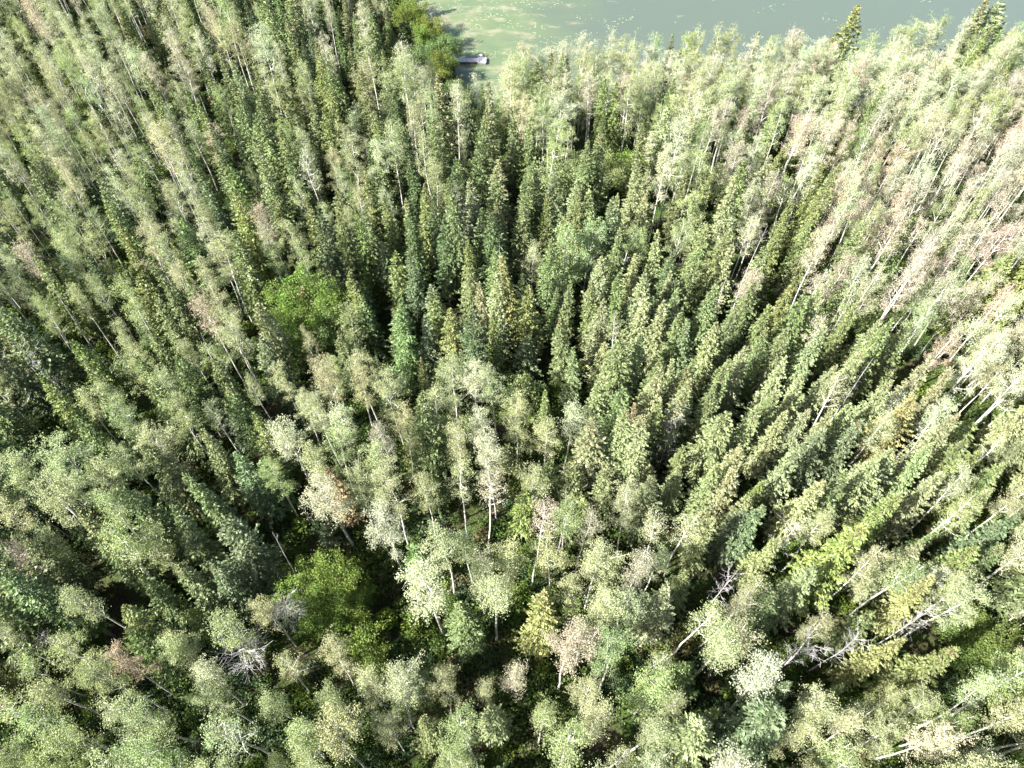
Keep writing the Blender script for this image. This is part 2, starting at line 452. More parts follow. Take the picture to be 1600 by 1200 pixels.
SPR, ASP, WIL, BIR, DEAD = [], [], [], [], {}
for k in range(12):
    h = [16, 17, 15, 16.5, 14, 17.5, 16, 15, 9, 8, 17, 15.5][k]
    r = 1.2 * [1.45, 1.25, 1.6, 1.35, 1.75, 1.2, 1.55, 1.4, 1.35, 1.15, 1.7, 1.15][k]
    SPR.append(build_spruce(100 + k, h, r, 0.75 if k in (0, 3, 6, 10) else 0.22 if k in (2, 5) else 0.0, 0.93))
SPR.append(build_spruce(151, 15, 2.3, 0.9, 1.0))     # 12: broad old tree heavy with cones
for k in range(14):
    h = [17, 18, 16.5, 17.5, 17, 16, 18, 17, 12, 10, 17, 17.5, 16, 17][k]
    r = 0.70 * [1.5, 1.7, 1.35, 1.9, 1.55, 1.2, 2.0, 1.45, 1.3, 1.4, 1.3, 1.6, 1.25, 1.75][k]
    b = [0.55, 0.5, 0.6, 0.52, 0.42, 0.62, 0.5, 0.58, 0.35, 0.3, 0.64, 0.56, 0.45, 0.6][k]
    n = int(1.08 * [5200, 6400, 4300, 7200, 5600, 3600, 7600, 4800, 3600, 3600, 2200, 2600, 3900, 6200][k])
    ASP.append(build_aspen(200 + k, h, r, b + 0.02, n, bend=[.02, .05, .03, .02, .06, .02, .05, .03, .03, .04, .04, .07, .02, .06][k], sparse=k in (10, 11), limbs=14 + k % 6))
for k in range(4):
    WIL.append(build_willow(300 + k, [5.5, 5, 6, 3][k], [2.6, 2.2, 2.0, 1.6][k], [7000, 5600, 5200, 3000][k]))
WIL.append(build_willow(310, 11, 2.9, 11000, 0.16, 0.28))
WIL.append(build_willow(311, 10, 2.5, 9500, 0.16, 0.3))
for k in range(2):
    BIR.append(build_aspen(320 + k, 14, 1.9, 0.22, 8500, leaf=0.13, bend=0.015, limbs=24))
DEAD = {'spire': [build_dead(400, 15, 'spire')], 'bush': [build_dead(410, 10, 'bush'), build_dead(411, 10, 'bush')],
        'pole': [build_dead(420, 16, 'pole'), build_dead(421, 15, 'pole')], 'bare': [build_dead(430, 15, 'bare'), build_dead(431, 14, 'bare')]}
PROTO = {'spruce': SPR, 'aspen': ASP, 'willow': WIL, 'birch': BIR}
for kind, ps in PROTO.items():
    for p in ps:
        p['m_trunk'] = p['trunk'][0].mesh(kind + '_trunk', [p['trunk'][1]], True)
        p['m_crown'] = p['crown'][0].mesh(kind + '_crown', [p['crown'][1]])
        if p['cones']:
            p['m_cones'] = p['cones'][0].mesh('spruce_cones', [p['cones'][1]])
for st, ps in DEAD.items():
    for p in ps:
        wood = M_SNAG if st == 'bush' else M_DEAD
        p['m_trunk'] = p['trunk'][0].mesh('dead_trunk', [wood], True)
        p['m_br'] = [b.mesh('dead_branch', [wood]) for b in p['branches']]

# ------------------------------------------------------------------ ground and lake
SHORE_PX = [(560, -140), (600, -60), (650, 12), (690, 60), (703, 92), (716, 125), (745, 158), (830, 172), (960, 170), (1100, 172), (1240, 168), (1380, 162), (1520, 150), (1650, 140), (1900, 110)]
SX, SY = zip(*sorted(at(*p) for p in SHORE_PX))
SX = np.array((-400., -40.) + SX + (400.,)); SY = np.array((330., 230.) + SY + (150.,))

def shore_d(x, y):                          # metres inland of the waterline
    return np.interp(x, SX, SY) - y

def ground_z(x, y):
    x = np.asarray(x, float); y = np.asarray(y, float)
    und = 0.35 * np.sin(x * 0.071 + 1.3) * np.cos(y * 0.083) + 0.2 * np.sin(x * 0.19 + y * 0.13)
    d = shore_d(x, y)
    k = np.clip(d / 9.0, -1, 1)
    far = np.clip((y - 330) * 0.05, 0, 12)
    return np.where(d > 0, k * (und + 0.55), k * 1.4) - 0.55 + 0.0 * und + far

gx = np.unique(np.concatenate([np.linspace(-1500, -140, 12), np.linspace(-140, 140, 180), np.linspace(140, 1500, 12)]))
gy = np.unique(np.concatenate([np.linspace(-1500, -40, 10), np.linspace(-40, 170, 140), np.linspace(170, 420, 30), np.linspace(420, 2500, 12)]))
X, Y = np.meshgrid(gx, gy)
Z = ground_z(X, Y)
V = np.column_stack([X.ravel(), Y.ravel(), Z.ravel()])
nx, ny = len(gx), len(gy)
i = np.arange(ny - 1)[:, None] * nx + np.arange(nx - 1)[None]
Q = np.stack([i, i + 1, i + nx + 1, i + nx], -1).reshape(-1, 4)
ground = bpy.data.objects.new('ground', raw_mesh('ground', V, Q, [ground_mat()], True))
ground['kind'] = 'structure'; col.objects.link(ground)
lm = MB(); lm.quads([[(-60, 40, 0), (700, 40, 0), (700, 330, 0), (-60, 330, 0)]])
lake = bpy.data.objects.new('lake', lm.mesh('lake', [lake_mat()]))
lake.location.z = -0.62; lake['kind'] = 'structure'; col.objects.link(lake)

# ------------------------------------------------------------------ where the trees stand
# colours are leaf albedos (linear)
T = {
 'sp': (0.124, 0.155, 0.060), 'bl': (0.100, 0.135, 0.062), 'dk': (0.072, 0.105, 0.040), 'ol': (0.138, 0.168, 0.054), 'gy': (0.180, 0.205, 0.096),
 'gold': (0.19, 0.195, 0.078), 'rust': (0.235, 0.18, 0.10), 'lime': (0.130, 0.188, 0.040),
 'sage': (0.262, 0.284, 0.148), 'pale': (0.325, 0.338, 0.222), 'grn': (0.205, 0.248, 0.108), 'pink': (0.335, 0.292, 0.220), 'yel': (0.225, 0.260, 0.118),
 'mint': (0.195, 0.26, 0.125), 'mid': (0.112, 0.158, 0.055),
}
# (tip x, tip y in the 1600 px photo, kind, height m, width factor, colour)
HAND = []
def hs(txt, kind, dh, dt):
    for item in txt.split(';'):
        f = item.split()
        if len(f) < 2: continue
        d = dict(h=dh, w=1.0, c=dt, p=None)
        for e in f[2:]:
            k, v = e[0], e[1:]
            if k == 'h': d['h'] = float(v)
            elif k == 'w': d['w'] = float(v)
            elif k == 'c': d['c'] = v
            elif k == 'p': d['p'] = int(v)
        HAND.append((float(f[0]), float(f[1]), kind, d['h'], d['w'], d['c'], d['p']))
hs('''480 312 col w.8;553 325 col w.75;655 302 col w1.1;612 392 col h11;634 390 cbl h12;710 300 csp h17 w.9 p1;750 322 csp;782 316 csp;548 428 col h13 w1.2;732 414 csp h13;
748 435 cgy h13;675 466 csp h10;797 400 col h15;472 450 cgold h10;565 470 cmid h10;403 470 cgy h14 w1.3;410 535 cbl h13 w1.4;640 330 cdk;690 345 cdk;600 300 col;575 320 csp;525 330 cmid;
815 310 csp w1.1;830 262 csp;850 300 col w.8;863 300 csp w.8;907 302 col w.9;925 300 csp w1.1;972 303 cgy w.9;1005 302 cgy p0;858 366 csp w1.1 p3;885 345 col h13;970 350 csp;1037 357 cgy w1.1;
1004 425 cgy w1.2;965 430 csp;1048 427 cgy h12;1055 437 cbl h11;825 445 col w1.1;887 443 csp h13;892 487 csp p0;824 518 cbl h9 w1.2;902 541 csp h12;935 445 csp p0 h13;945 460 cgy h13;
1010 465 cgy p0 w1.2;1040 480 cgy w1.2;1070 500 csp p0 w1.2;1090 498 cbl;1118 500 cgy;1055 560 cgy;1100 350 csp w1.1;1125 360 csp w1.1;1150 380 cgy w1.1;1197 385 cgy w1.1;1198 513 csp;935 577 cgy h13;
1022 550 csp;1068 565 csp;520 730 crust h12 w1.1 p0;650 620 csp h15 w1.1 p2;640 695 cgold h7 w.7;645 845 cmid h9;410 728 cmid h9 w1.2;
655 560 cgold h11 w.8 p0;928 655 cgy h14 w1.3 p10;980 632 cgy h15 p0;975 600 csp;998 626 crust h13 w.7;1012 650 cgy h15 w1.1;1060 610 cgy;1078 590 cgy w1.1;1115 605 csp;1128 650 cgy w1.2;1180 625 cgy;1207 605 csp;
860 722 csp h11;900 727 csp h11;962 710 csp p0 h14;1022 722 csp h9;1125 725 cgy h13 p0;1145 740 cgy h13;1160 700 cgy w1.2;1118 800 cgy h14;1165 800 cbl h11;1190 790 cbl h13;1165 785 cgy h10;818 762 col h10;
1225 345 csp;1275 360 csp p0;1280 450 cgy;1260 470 csp;1290 505 cgy;1225 640 cgy;1255 630 cgy w.8;1300 635 cgy h14;1335 620 cgy;1345 655 cbl;1290 670 cbl h13;1430 620 cgol2 w1.2 p10;1380 720 cgy;1395 700 cgy;
1465 695 cgy;1475 745 cgy;1410 765 col p0;1425 850 cgy h13;1212 830 cgold h13;1240 700 cgy;1270 745 cgy h14;1320 745 csp h14;1085 560 csp;1140 560 csp;1170 545 cgy;1230 560 cgy;1260 590 cgy;1300 560 cgy;1345 545 cgy;1380 590 cgy;
1405 1000 cgol2 h14 w.8 p0;1495 1010 col h14 w.95 p6;1475 905 cgol2 h14 w.85 p10;845 935 cgold h14 w.85 p12;632 1043 cmid h10;655 1045 cgy h10 p0;770 1100 cgy h12;725 940 cmid h12 w1.2;300 670 csp h15;297 735 csp h15;
340 820 cbl h15 w1.1;198 760 csp h15 w1.2;60 600 col h14;175 345 col h14;145 270 cbl h15;160 300 cmid h15;215 430 col h11 w1.2;45 400 col h15;85 400 col h14;120 530 col h13;205 290 cbl;345 75 csp;305 150 col;330 190 cdk;290 140 col;
1050 28 csp w.9;1120 27 cdk w.9;1240 8 cgy;1283 -2 col w.95 p0;1336 -8 col w1.25 h17 p12;1560 -8 cgy w1.9 h16 p4;190 20 col;255 5 csp;390 0 cdk;375 20 csp;440 130 col;480 150 csp;505 165 col;560 110 col;585 170 col;
688 118 cgy h14 w1.3;764 128 cgy h15;800 170 csp;835 90 cgy w1.3;860 85 csp;915 218 csp w1.1;935 215 csp w1.1;830 250 csp;868 265 cbl;1005 195 csp;1105 270 csp;590 250 csp;620 190 csp;715 255 csp;745 230 csp;770 270 csp;645 250 cdk;565 265 col;
1450 560 cgy;1490 640 cgy;1340 470 csp;1210 470 csp;1235 520 csp;1180 440 csp;1150 470 csp;1110 440 csp;1085 400 csp;1060 390 cdk;1030 620 csp;270 560 cmid;240 600 csp;210 560 cmid;330 560 csp;300 440 cmid;280 330 cmid;395 640 csp h13;360 600 cmid;
370 700 cbl h14;260 800 csp h15;230 700 csp h14;150 620 csp h14;110 650 cmid h13;170 830 csp h13;280 880 csp h13 w1.1;220 900 cmid h12;150 850 cmid h12;170 960 col h13;200 1000 cmid h11;320 870 cbl h14;60 770 cmid h12''', 'spruce', 13.6, 'sp')
hs('''448 335 csage;415 372 cgrn h14;474 375 cgrn h14;530 470 cgrn h12;545 540 csage;500 560 csage;560 555 csage;600 560 csage;700 552 csage;745 545 cpale w1.1;770 560 csage;435 655 cpale w1.1;485 610 csage;520 618 cpale;
512 660 csage;478 690 csage;500 738 cpale w1.25 p3;550 735 csage h14;570 680 csage;595 655 cpkl w.8;620 630 csage w.8;672 600 csage p0;720 640 csage;765 640 cpale;770 680 cpale;605 735 csage w1.1;660 735 csage h14;
600 790 cpale w1.2 p1;715 720 csage p11;755 745 cpink p10;690 820 csage w1.1;725 825 cgrn h13;750 860 csage;790 845 csage;810 610 csage;865 640 csage;895 615 cpale p5;1000 755 csage p1;835 720 csage h14;840 800 cpkl p10;890 775 cgrn;
915 800 cpkl p11 h14;1040 790 csage p10;1090 790 csage p10;940 850 csage w1.2;995 865 cpkl;870 830 csage;890 1000 cpkl w1.2;950 915 csage w1.2;1000 915 csage w1.1;970 1000 cgrn w1.1;1110 930 csage p11;1145 985 csage w1.3;
1035 1040 cgrn w1.2;920 1070 csage h13;945 1080 csage;1060 1080 csage h13;1020 1125 cgrn;665 875 cpale w1.25 p1 h18;770 905 csage w1.2;500 1000 csage p4 h13;565 1040 csage h13;605 1065 csage w1.1;510 1075 cgrn h13 p4;405 1080 cgrn h13;
430 1130 cyel;730 1130 cgrn w1.1;330 970 cgrn w1.3 h14;395 930 csage h13;250 985 csage h13;170 1025 cpkl h13;130 1040 cgrn;215 655 csage w1.2;270 620 cgrn;70 680 csage w1.4;10 710 csage w1.2;180 690 csage h13;255 980 csage h13;
620 62 cpale p5 w1.3 h16;600 100 csage w1.2;675 130 csage;820 62 csage w1.3;920 42 cpale;962 42 cpale;995 48 csage;1020 42 cgrn;1080 34 cgrn;1105 36 csage;1150 22 cyel w1.2;1180 48 cpale w1.2;1440 12 csage w1.2;1485 15 cgrn;1600 25 cgrn w1.3;
880 65 cpale;925 115 cpale w1.1 p5;1065 90 cpale p5;1105 100 csage p5;860 180 cgrn;1410 25 csage;1370 45 cgrn;1215 50 csage;1260 60 cpale;1310 60 cpale;
1070 345 cyel h13 w1.3;985 345 cgrn h13;640 150 csage;610 190 csage w1.2;540 200 csage w1.2;470 190 csage;680 240 cgrn;660 205 csage;560 90 csage w1.1;430 110 csage;500 50 cpale;560 0 cpale;1330 445 cgrn w1.3 h12;1180 985 csage w1.2;
330 450 csage w1.1;210 340 csage w1.2;330 360 csage w1.2;20 370 cpink;190 530 csage;240 560 csage;310 460 cpkl;350 490 csage;400 330 cpkl w.8;410 310 cpkl''', 'aspen', 15.2, 'sage')
hs('''425 432 clime p4 h12;463 405 clime p5 h13;497 418 clime p4 h12.5;440 478 clime p5 h11;508 470 cmid p5 h11 w.9;475 455 clime p4 h12;458 890 clime p5 h10.5 w.9;494 862 clime p4 h11.5 w.9;488 925 clime p5 h9 w.95;518 900 clime p4 h10 w.85;
560 990 clime p3 h4 w1;575 1030 clime p3 h4;1565 975 cmidl p1 h6;1530 985 cmidl p0 h5;640 -8 colime p0 h7;655 30 clime p2 h7;672 22 colime p0 h6;690 45 cmid p1 h6;700 52 cmid p0 h5 w1.1;694 78 cmid p1 h5;685 75 colime p0 h6;660 60 cmid p0 h6;640 75 cmid p2 h6;
712 116 cmid p1 h3.5;728 138 cmid p3 h3;1285 830 clime p0 h5 w1;1300 865 clime p1 h5;1265 850 clime p3 h4;1260 790 clime p1 h4;690 690 cgrn p3 h6;725 660 cgrn p1 h6;1355 55 cgrn p0 h7;1470 45 cgrn p2 h9;960 245 cgrn p0 h7;985 235 clime p1 h7;
880 240 cgrn p0 h9;935 270 cgrn p1;780 700 cgrn p3;820 590 cgrn p3;870 560 clime p3 h3;885 600 clime p3 h3;200 560 clime p3 h4;165 600 clime p3 h4;110 720 clime p3 h4;130 690 clime p3 h4;1180 500 clime p3 h3;1130 580 clime p3 h3''', 'willow', 5.5, 'lime')
hs('800 140 cgrn p0;840 132 csage p1 h6;885 138 cgrn p2;930 130 csage p0;985 132 cgrn p1 h6;1035 128 csage p2;1090 130 cgrn p0;1140 125 csage p1 h6;1195 124 cgrn p2;1250 122 csage p0;1305 118 cgrn p1;1365 115 csage p2;1425 110 cgrn p0;1490 104 csage p1;1545 98 cgrn p2', 'willow', 5.0, 'grn')
hs('890 362 cmint p0 w1.1;922 345 cmint p1 h13;1090 300 cyel p0 h12;610 420 cmint p1 h8;1340 120 cgrn p1 h13', 'birch', 14, 'mint')
hs('781 386 h15;1362 560 h14;1140 430 h13', 'dead:spire', 15, 'x')
hs('370 1015 h8.5 w.95 p0;438 935 h8.5 w.75 p1', 'dead:bush', 10, 'x')
hs('1255 820 h13 w1 p0;1265 1000 h13 p1;1345 985 h12 p1 w.8;1450 950 h13 p0 w.8;1150 880 h13 p0 w.8;590 815 h9 p0 w.8;1060 640 h12 p1;25 545 h15 p0 w.8;60 985 h12 p0 w.7', 'dead:bare', 14, 'x')
hs('1200 348 h17 p0 w.8;1500 505 h17 p1 w.7;1390 395 h18 p1 w.7;60 430 h17 p1 w.8;310 520 h17 p0 w.7;420 840 h14 p0 w.7;880 760 h16 p0 w.7;1490 640 h17 p1 w.7', 'dead:pole', 16, 'x')
T['pkl'] = (0.30, 0.275, 0.195); T['midl'] = (0.10, 0.145, 0.035); T['gol2'] = (0.185, 0.195, 0.072); T['olime'] = (0.135, 0.165, 0.03); T['yelw'] = (0.19, 0.19, 0.035); T['x'] = (0.3, 0.3, 0.3)

# regional maps of the photo, 8 x 6 cells of 200 px
SPF = np.array([[.12, .40, .55, .45, .40, .28, .18, .04], [.22, .55, .55, .75, .62, .55, .28, .03], [.60, .35, .60, .88, .95, 1.0, .75, .18],
                [.45, .78, .20, .25, .75, 1.0, 1.0, .60], [.50, .85, .25, .12, .22, .55, .58, .42], [.10, .15, .15, .30, .15, .15, .15, .10]])
PINK = np.array([[.09, .07, .05, .03, .04, .10, .30, .52], [.05, .06, .07, .02, .02, .10, .38, .66], [.04, .04, .04, .02, .02, .03, .15, .34],
                 [.05, .06, .05, .05, .04, .04, .05, .07], [.03, .03, .02, .03, .05, .04, .05, .05], [.03, .03, .03, .02, .03, .02, .03, .03]])
LIMEF = np.array([[.2, .1, .1, .1, .15, .2, .2, .1], [.3, .15, .1, .1, .2, .3, .2, .05], [.3, .15, .2, .1, .2, .2, .2, .1],
                  [.3, .3, .05, .05, .1, .1, .1, .1], [.45, .4, .2, .05, .1, .15, .15, .15], [.65, .6, .45, .25, .3, .35, .3, .25]])
PALE = np.array([[.5, .3, .3, .3, .6, .75, .85, .85], [.4, .2, .2, .2, .3, .5, .75, .85], [.1, .2, .2, .2, .2, .3, .6, .8],
                 [.1, .1, .4, .3, .2, .3, .4, .5], [.1, .1, .3, .3, .2, .2, .3, .4], [.05, .05, .1, .1, .1, .2, .2, .3]])
def cell(A, px, py):
    u = np.clip(px / 200 - 0.5, 0, 6.999); v = np.clip(py / 200 - 0.5, 0, 4.999)
    i, j = int(v), int(u); a, b = v - i, u - j
    return (A[i, j] * (1 - b) + A[i, j + 1] * b) * (1 - a) + (A[i + 1, j] * (1 - b) + A[i + 1, j + 1] * b) * a
# openings in the canopy (photo pixels at ground level, radius m)
GAPS = [(690, 1010, 4.2), (650, 960, 3.0), (380, 880, 4.0), (350, 840, 3), (430, 960, 2.5), (680, 490, 3.6), (870, 610, 3.2), (890, 680, 2.6), (1110, 600, 3.0), (1180, 460, 3.2), (470, 880, 3), (740, 160, 3), (640, 170, 3), (1090, 180, 2.5), (1370, 460, 2.5), (570, 920, 2.6), (620, 990, 2.4), (160, 640, 2), (730, 800, 1.8)]
GAPW = [(*at(a, b), r) for a, b, r in GAPS]

trees = []                                   # dict(kind, proto, x, y, h, w, tint, rot, hand)
GRID = {}
def near(x, y, r):
    cx, cy = int(x // 3), int(y // 3)
    for a in range(cx - 2, cx + 3):
        for b in range(cy - 2, cy + 3):
            for (u, v, s) in GRID.get((a, b), ()):
                if (u - x) ** 2 + (v - y) ** 2 < (0.5 * (r + s)) ** 2: return True
    return False
def put(x, y, r):
    GRID.setdefault((int(x // 3), int(y // 3)), []).append((x, y, r))
def jitter(c, s=0.085):
    f = 1 + R.normal(0, s)
    return tuple(float(max(0.01, v * f * (1 + R.normal(0, 0.04)))) for v in c)
def add(kind, pi, x, y, h, w, tint, hand, tname):
    trees.append(dict(kind=kind, p=pi, x=x, y=y, h=h, w=w, tint=tint, rot=float(R.uniform(0, 6.283)), hand=hand, tname=tname, lean=(float(R.normal(0, 0.025)), float(R.normal(0, 0.025)))))

for (px, py, kind, h, w, c, p) in HAND:
    x, y = at(px, py, h)
    if kind in ('spruce', 'aspen') and h > 11: w *= 1.12
    if kind in ('spruce', 'aspen', 'birch', 'dead:pole', 'dead:bare') and shore_d(x, y) < 0.8:
        y = float(np.interp(x, SX, SY)) - 0.8 - R.uniform(0, 2)
    if p is None:
        if kind == 'spruce':
            p = int(R.choice([1, 2, 4, 5, 7, 11, 0, 3, 6])) if h > 11 else int(R.choice([8, 9]))
        elif kind == 'aspen':
            p = int(R.choice([0, 1, 2, 3, 4, 6, 7, 13])) if h > 12 else int(R.choice([8, 9]))
        else: p = 0
    add(kind, p, x, y, h, w, jitter(T[c], 0.05), True, c)
    put(x, y, 2.3 if kind != 'willow' else 2.6)

OUT = np.array([(790, 95), (830, 66), (900, 50), (960, 42), (1020, 45), (1100, 38), (1150, 26), (1190, 48), (1260, 42), (1330, 40), (1400, 42), (1440, 14), (1490, 22), (1540, 48), (1640, 30)], float)
for row in range(4):
    for px in np.arange(795 + row * 5, 1640, 21 - row):
        py = float(np.interp(px, OUT[:, 0], OUT[:, 1])) + row * 26 + R.normal(0, 7) + 4
        h = float(R.uniform(12.5, 15.5)); x, y = at(px + R.normal(0, 4), py, h)
        if shore_d(x, y) < 0.6: y = float(np.interp(x, SX, SY)) - R.uniform(0.6, 2.5)
        if near(x, y, 1.25): continue
        put(x, y, 1.5)
        if R.random() < 0.17:
            c = R.choice(['sp', 'ol', 'gy', 'mid']); add('spruce', int(R.choice([1, 5, 7, 11, 0, 3])), x, y, h, float(R.uniform(.9, 1.15)), jitter(T[c]), False, c)
        else:
            c = R.choice(['pale', 'sage', 'grn', 'pale', 'yel', 'pink'], p=[.3, .25, .17, .13, .09, .06]); add('aspen', int(R.choice([1, 3, 4, 4, 6, 12, 13])), x, y, h, float(R.uniform(1.25, 1.6)), jitter(T[c]), False, c)

def fill(n, kinds_small, tries):
    for _ in range(tries):
        # sample so that the density per square metre is even inside the view wedge
        y = R.uniform(-14, 172); lim = 62 + 0.72 * max(0, y)
        x = R.uniform(-lim - 12, lim)
        if abs(x) > lim + 12: continue
        sd = float(shore_d(x, y))
        if sd < 0.9: continue
        if any((x - a) ** 2 + (y - b) ** 2 < r * r for a, b, r in GAPW): continue
        px, py, dep = proj(x, y, 13.0)
        if py < -190: continue
        s = cell(SPF, px, py)
        s = min(1, max(0, s * 1.05 + 0.06 * (px > 500) * (px < 1200) - 0.06 * (px < 350) + 0.30 * math.sin(x * 0.21 + 2 * math.sin(y * 0.13)) * math.cos(y * 0.19)))
        isS = R.random() < s
        if kinds_small:
            h = R.uniform(4, 9); r = 2.0
        elif isS:
            h = float(np.clip(R.normal(13.2, 2.3), 7.5, 17)); r = R.uniform(2.1, 3.2)
        else:
            h = float(np.clip(R.normal(14.4 - 1.0 * (s > .4), 1.8), 9, 17.5)); r = R.uniform(1.7, 2.7) if px > 0 and px < 1150 else R.uniform(1.5, 2.2)
        if sd < 13 and x > -4: r *= 0.72
        if near(x, y, r): continue
        if h > 8 and px < 720 and sd < 40:   # the bay stays sunny: low growth only along its west shore
            q = h / math.tan(rad(SUN_EL)); fx, fy = x + L.x / math.cos(rad(SUN_EL)) * q, y + L.y / math.cos(rad(SUN_EL)) * q
            if shore_d(fx, fy) < -0.5: continue
        # keep lake and small landmarks in view: no tall tree right in front of the hand-placed low ones
        lowok = True
        for (lx, ly, kk, hh) in LOW:
            ddx = lx - x; ddy = ly - y
            if 0 < ddy < max(1.5, 0.9 * (h - hh * 0.6)) * max(0.5, ly / 65) and abs(ddx - ddy * lx / max(ly, 8)) < (3.2 if kk in ('willow', 'birch', 'gap') else 2.0) and h > hh * 0.8:
                lowok = False; break
        if lowok:                           # and none that would keep the sun off them
            tl = math.tan(rad(SUN_EL))
            for (lx, ly, kk, hh) in LOW:
                if kk == 'gap' or kk == 'dock': continue
                ddx, ddy = lx - x, ly - y
                al = ddx * math.sin(rad(SUN_AZ)) + ddy * math.cos(rad(SUN_AZ)); la = abs(ddx * math.cos(rad(SUN_AZ)) - ddy * math.sin(rad(SUN_AZ)))
                if 0 < al < 20 and la < (2.8 if kk in ('willow', 'birch') else 1.6) and h - al * tl > hh * 0.45:
                    lowok = False; break
        if not lowok: continue
        if isS:
            c = R.choice(['sp', 'bl', 'dk', 'ol', 'gy', 'mid'], p=[.44, .08, .10, .14, .10, .14] if px < 850 else [.36, .07, .02, .14, .38, .03])
            pi = int(R.choice([1, 2, 4, 5, 7, 11, 0, 3, 6, 10])) if h > 9.5 else int(R.choice([8, 9]))
            w = float(R.uniform(0.95, 1.35))
            add('spruce', pi, x, y, h, w, jitter(T[c]), False, c)
        else:
            u = R.random(); pk, lf, pl = cell(PINK, px, py), cell(LIMEF, px, py), cell(PALE, px, py)
            c = 'pink' if u < pk else ('yel' if R.random() < .35 else 'grn') if u < pk + lf else 'pale' if R.random() < pl else 'sage'
            pi = int(R.choice([0, 1, 2, 3, 4, 5, 6, 7, 10, 11, 12, 13])) if h > 11 else int(R.choice([8, 9]))
            if h > 11 and ((px > 1120 and py < 480) or (sd < 16 and x > -4)): pi = int(R.choice([1, 3, 4, 5, 12, 7, 0, 10, 2]))
            w = float(R.uniform(0.95, 1.3)) * (0.9 if (px > 1200 and py < 450) or (px < 250 and py < 350) else 1)
            add('aspen', pi, x, y, h, w, jitter(T[c]), False, c)
        put(x, y, r)
LOW = [(t['x'], t['y'], t['kind'], t['h']) for t in trees if (t['kind'] == 'willow' and t['h'] >= 5.5) or t['kind'] in ('dead:bush', 'birch') or t['tname'] in ('gold', 'rust')]
LOW += [(*at(a, b), 'gap', 3) for a, b, r in GAPS[:4]] + [(*at(735, 95), 'dock', 2), (*at(715, 95), 'dock', 1), (*at(750, 96), 'dock', 1), (*at(758, 104), 'dock', 1), (*at(742, 112), 'dock', 1), (*at(775, 118), 'dock', 1)]
fill(0, False, 26000)
fill(0, True, 7500)

# ------------------------------------------------------------------ which trees show largest (a small depth buffer of crown outlines)
BW, BH = 640, 480
buf = np.full((BH, BW), -1, np.int32)
def outline(t):
    P = DEAD[t['kind'][5:]][t['p']] if t['kind'].startswith('dead') else PROTO[t['kind']][t['p']]
    rr = P['R'] * t['h'] / P['H'] * t['w']
    return rr, (0.12 if t['kind'] == 'spruce' else P.get('base', 0.2))
for t in trees:
    t['z'] = float(ground_z(t['x'], t['y']))
    tx, ty, d = proj(t['x'], t['y'], t['z'] + t['h'])
    bx, by, _ = proj(t['x'], t['y'], t['z'])
    t['tip'] = (tx, ty); t['foot'] = (bx, by); t['d'] = d
for k in sorted(range(len(trees)), key=lambda k: -math.hypot(trees[k]['x'], trees[k]['y'], 50)):
    t = trees[k]; rr, b = outline(t)
    (tx, ty), (bx, by) = t['tip'], t['foot']
    rp = rr * FPX / t['d'] * BW / 1600
    n = 10
    for i in range(n):
        f = (i + 0.5) / n * (1 - b)
        u = (tx + (bx - tx) * f) * BW / 1600; v = (ty + (by - ty) * f) * BH / 1200
        rad_ = rp * (0.25 + 0.75 * min(1, f * 1.8)) * (0.35 if t['kind'].startswith('dead') else 0.85)
        x0, x1, y0, y1 = int(max(0, u - rad_)), int(min(BW, u + rad_ + 1)), int(max(0, v - rad_)), int(min(BH, v + rad_ + 1))
        if x0 < x1 and y0 < y1: buf[y0:y1, x0:x1] = k
cnt = np.bincount(buf[buf >= 0], minlength=len(trees))
yy, xx = np.mgrid[0:BH, 0:BW]
ok = buf >= 0
sx = np.bincount(buf[ok], weights=xx[ok], minlength=len(trees)); sy = np.bincount(buf[ok], weights=yy[ok], minlength=len(trees))
for k, t in enumerate(trees):
    t['vis'] = int(cnt[k])
    t['c'] = (sx[k] / cnt[k] * 1600 / BW, sy[k] / cnt[k] * 1200 / BH) if cnt[k] else t['tip']
single = []
for kind, lim in (('spruce', 300), ('aspen', 300)):
    ks = [t for t in trees if t['kind'] == kind and t['vis'] > 6]
    ks.sort(key=lambda t: -t['vis'])
    for t in ks[:lim]: t['single'] = True
for t in trees:
    if t['kind'] not in ('spruce', 'aspen') and t['vis'] > 2: t['single'] = True
print('TREES', len(trees), 'spruce', sum(t['kind'] == 'spruce' for t in trees), 'aspen', sum(t['kind'] == 'aspen' for t in trees), 'single', sum(bool(t.get('single')) for t in trees))

# ------------------------------------------------------------------ labels
MARKS = [
 (462, 448, 'bright willow thicket'), (487, 910, 'green willow clump by the snags'), (735, 93, 'small dock on the lake'), (385, 1045, 'bushy white leafless snag'),
 (1235, 885, 'pale bare tree by lime bushes'), (781, 415, 'thin grey dead spire'), (845, 975, 'wide golden-topped spruce'), (520, 770, 'rust-orange spruce'),
 (905, 410, 'mint green birch pair'), (660, 900, 'aspen over the dark clearing'), (1180, 400, 'long bare leaning trunk'), (1336, 45, 'cone-laden lakeshore spruce'),
 (1555, 990, 'lime bush at lower right'), (675, 55, 'lakeshore willows'), (1430, 650, 'big yellow-green spruce at right'), (60, 60, 'upper left corner of the photo'),
 (1560, 240, 'pinkish aspen stand'), (60, 1150, 'lower left corner of the photo'), (1540, 1150, 'lower right corner of the photo'), (800, 1170, 'middle of the bottom edge'),
 (30, 600, 'middle of the left edge'), (1570, 600, 'middle of the right edge'), (200, 300, 'dark spruce belt at upper left'), (655, 600, 'small golden spruce'),
 (1150, 35, 'yellow-green lakeshore aspen'), (330, 40, 'top edge left of the lake'), (1085, 600, 'gap in the spruce belt'), (310, 850, 'dark hollow at lower left'), (1060, 340, 'yellow-green birch'),
]
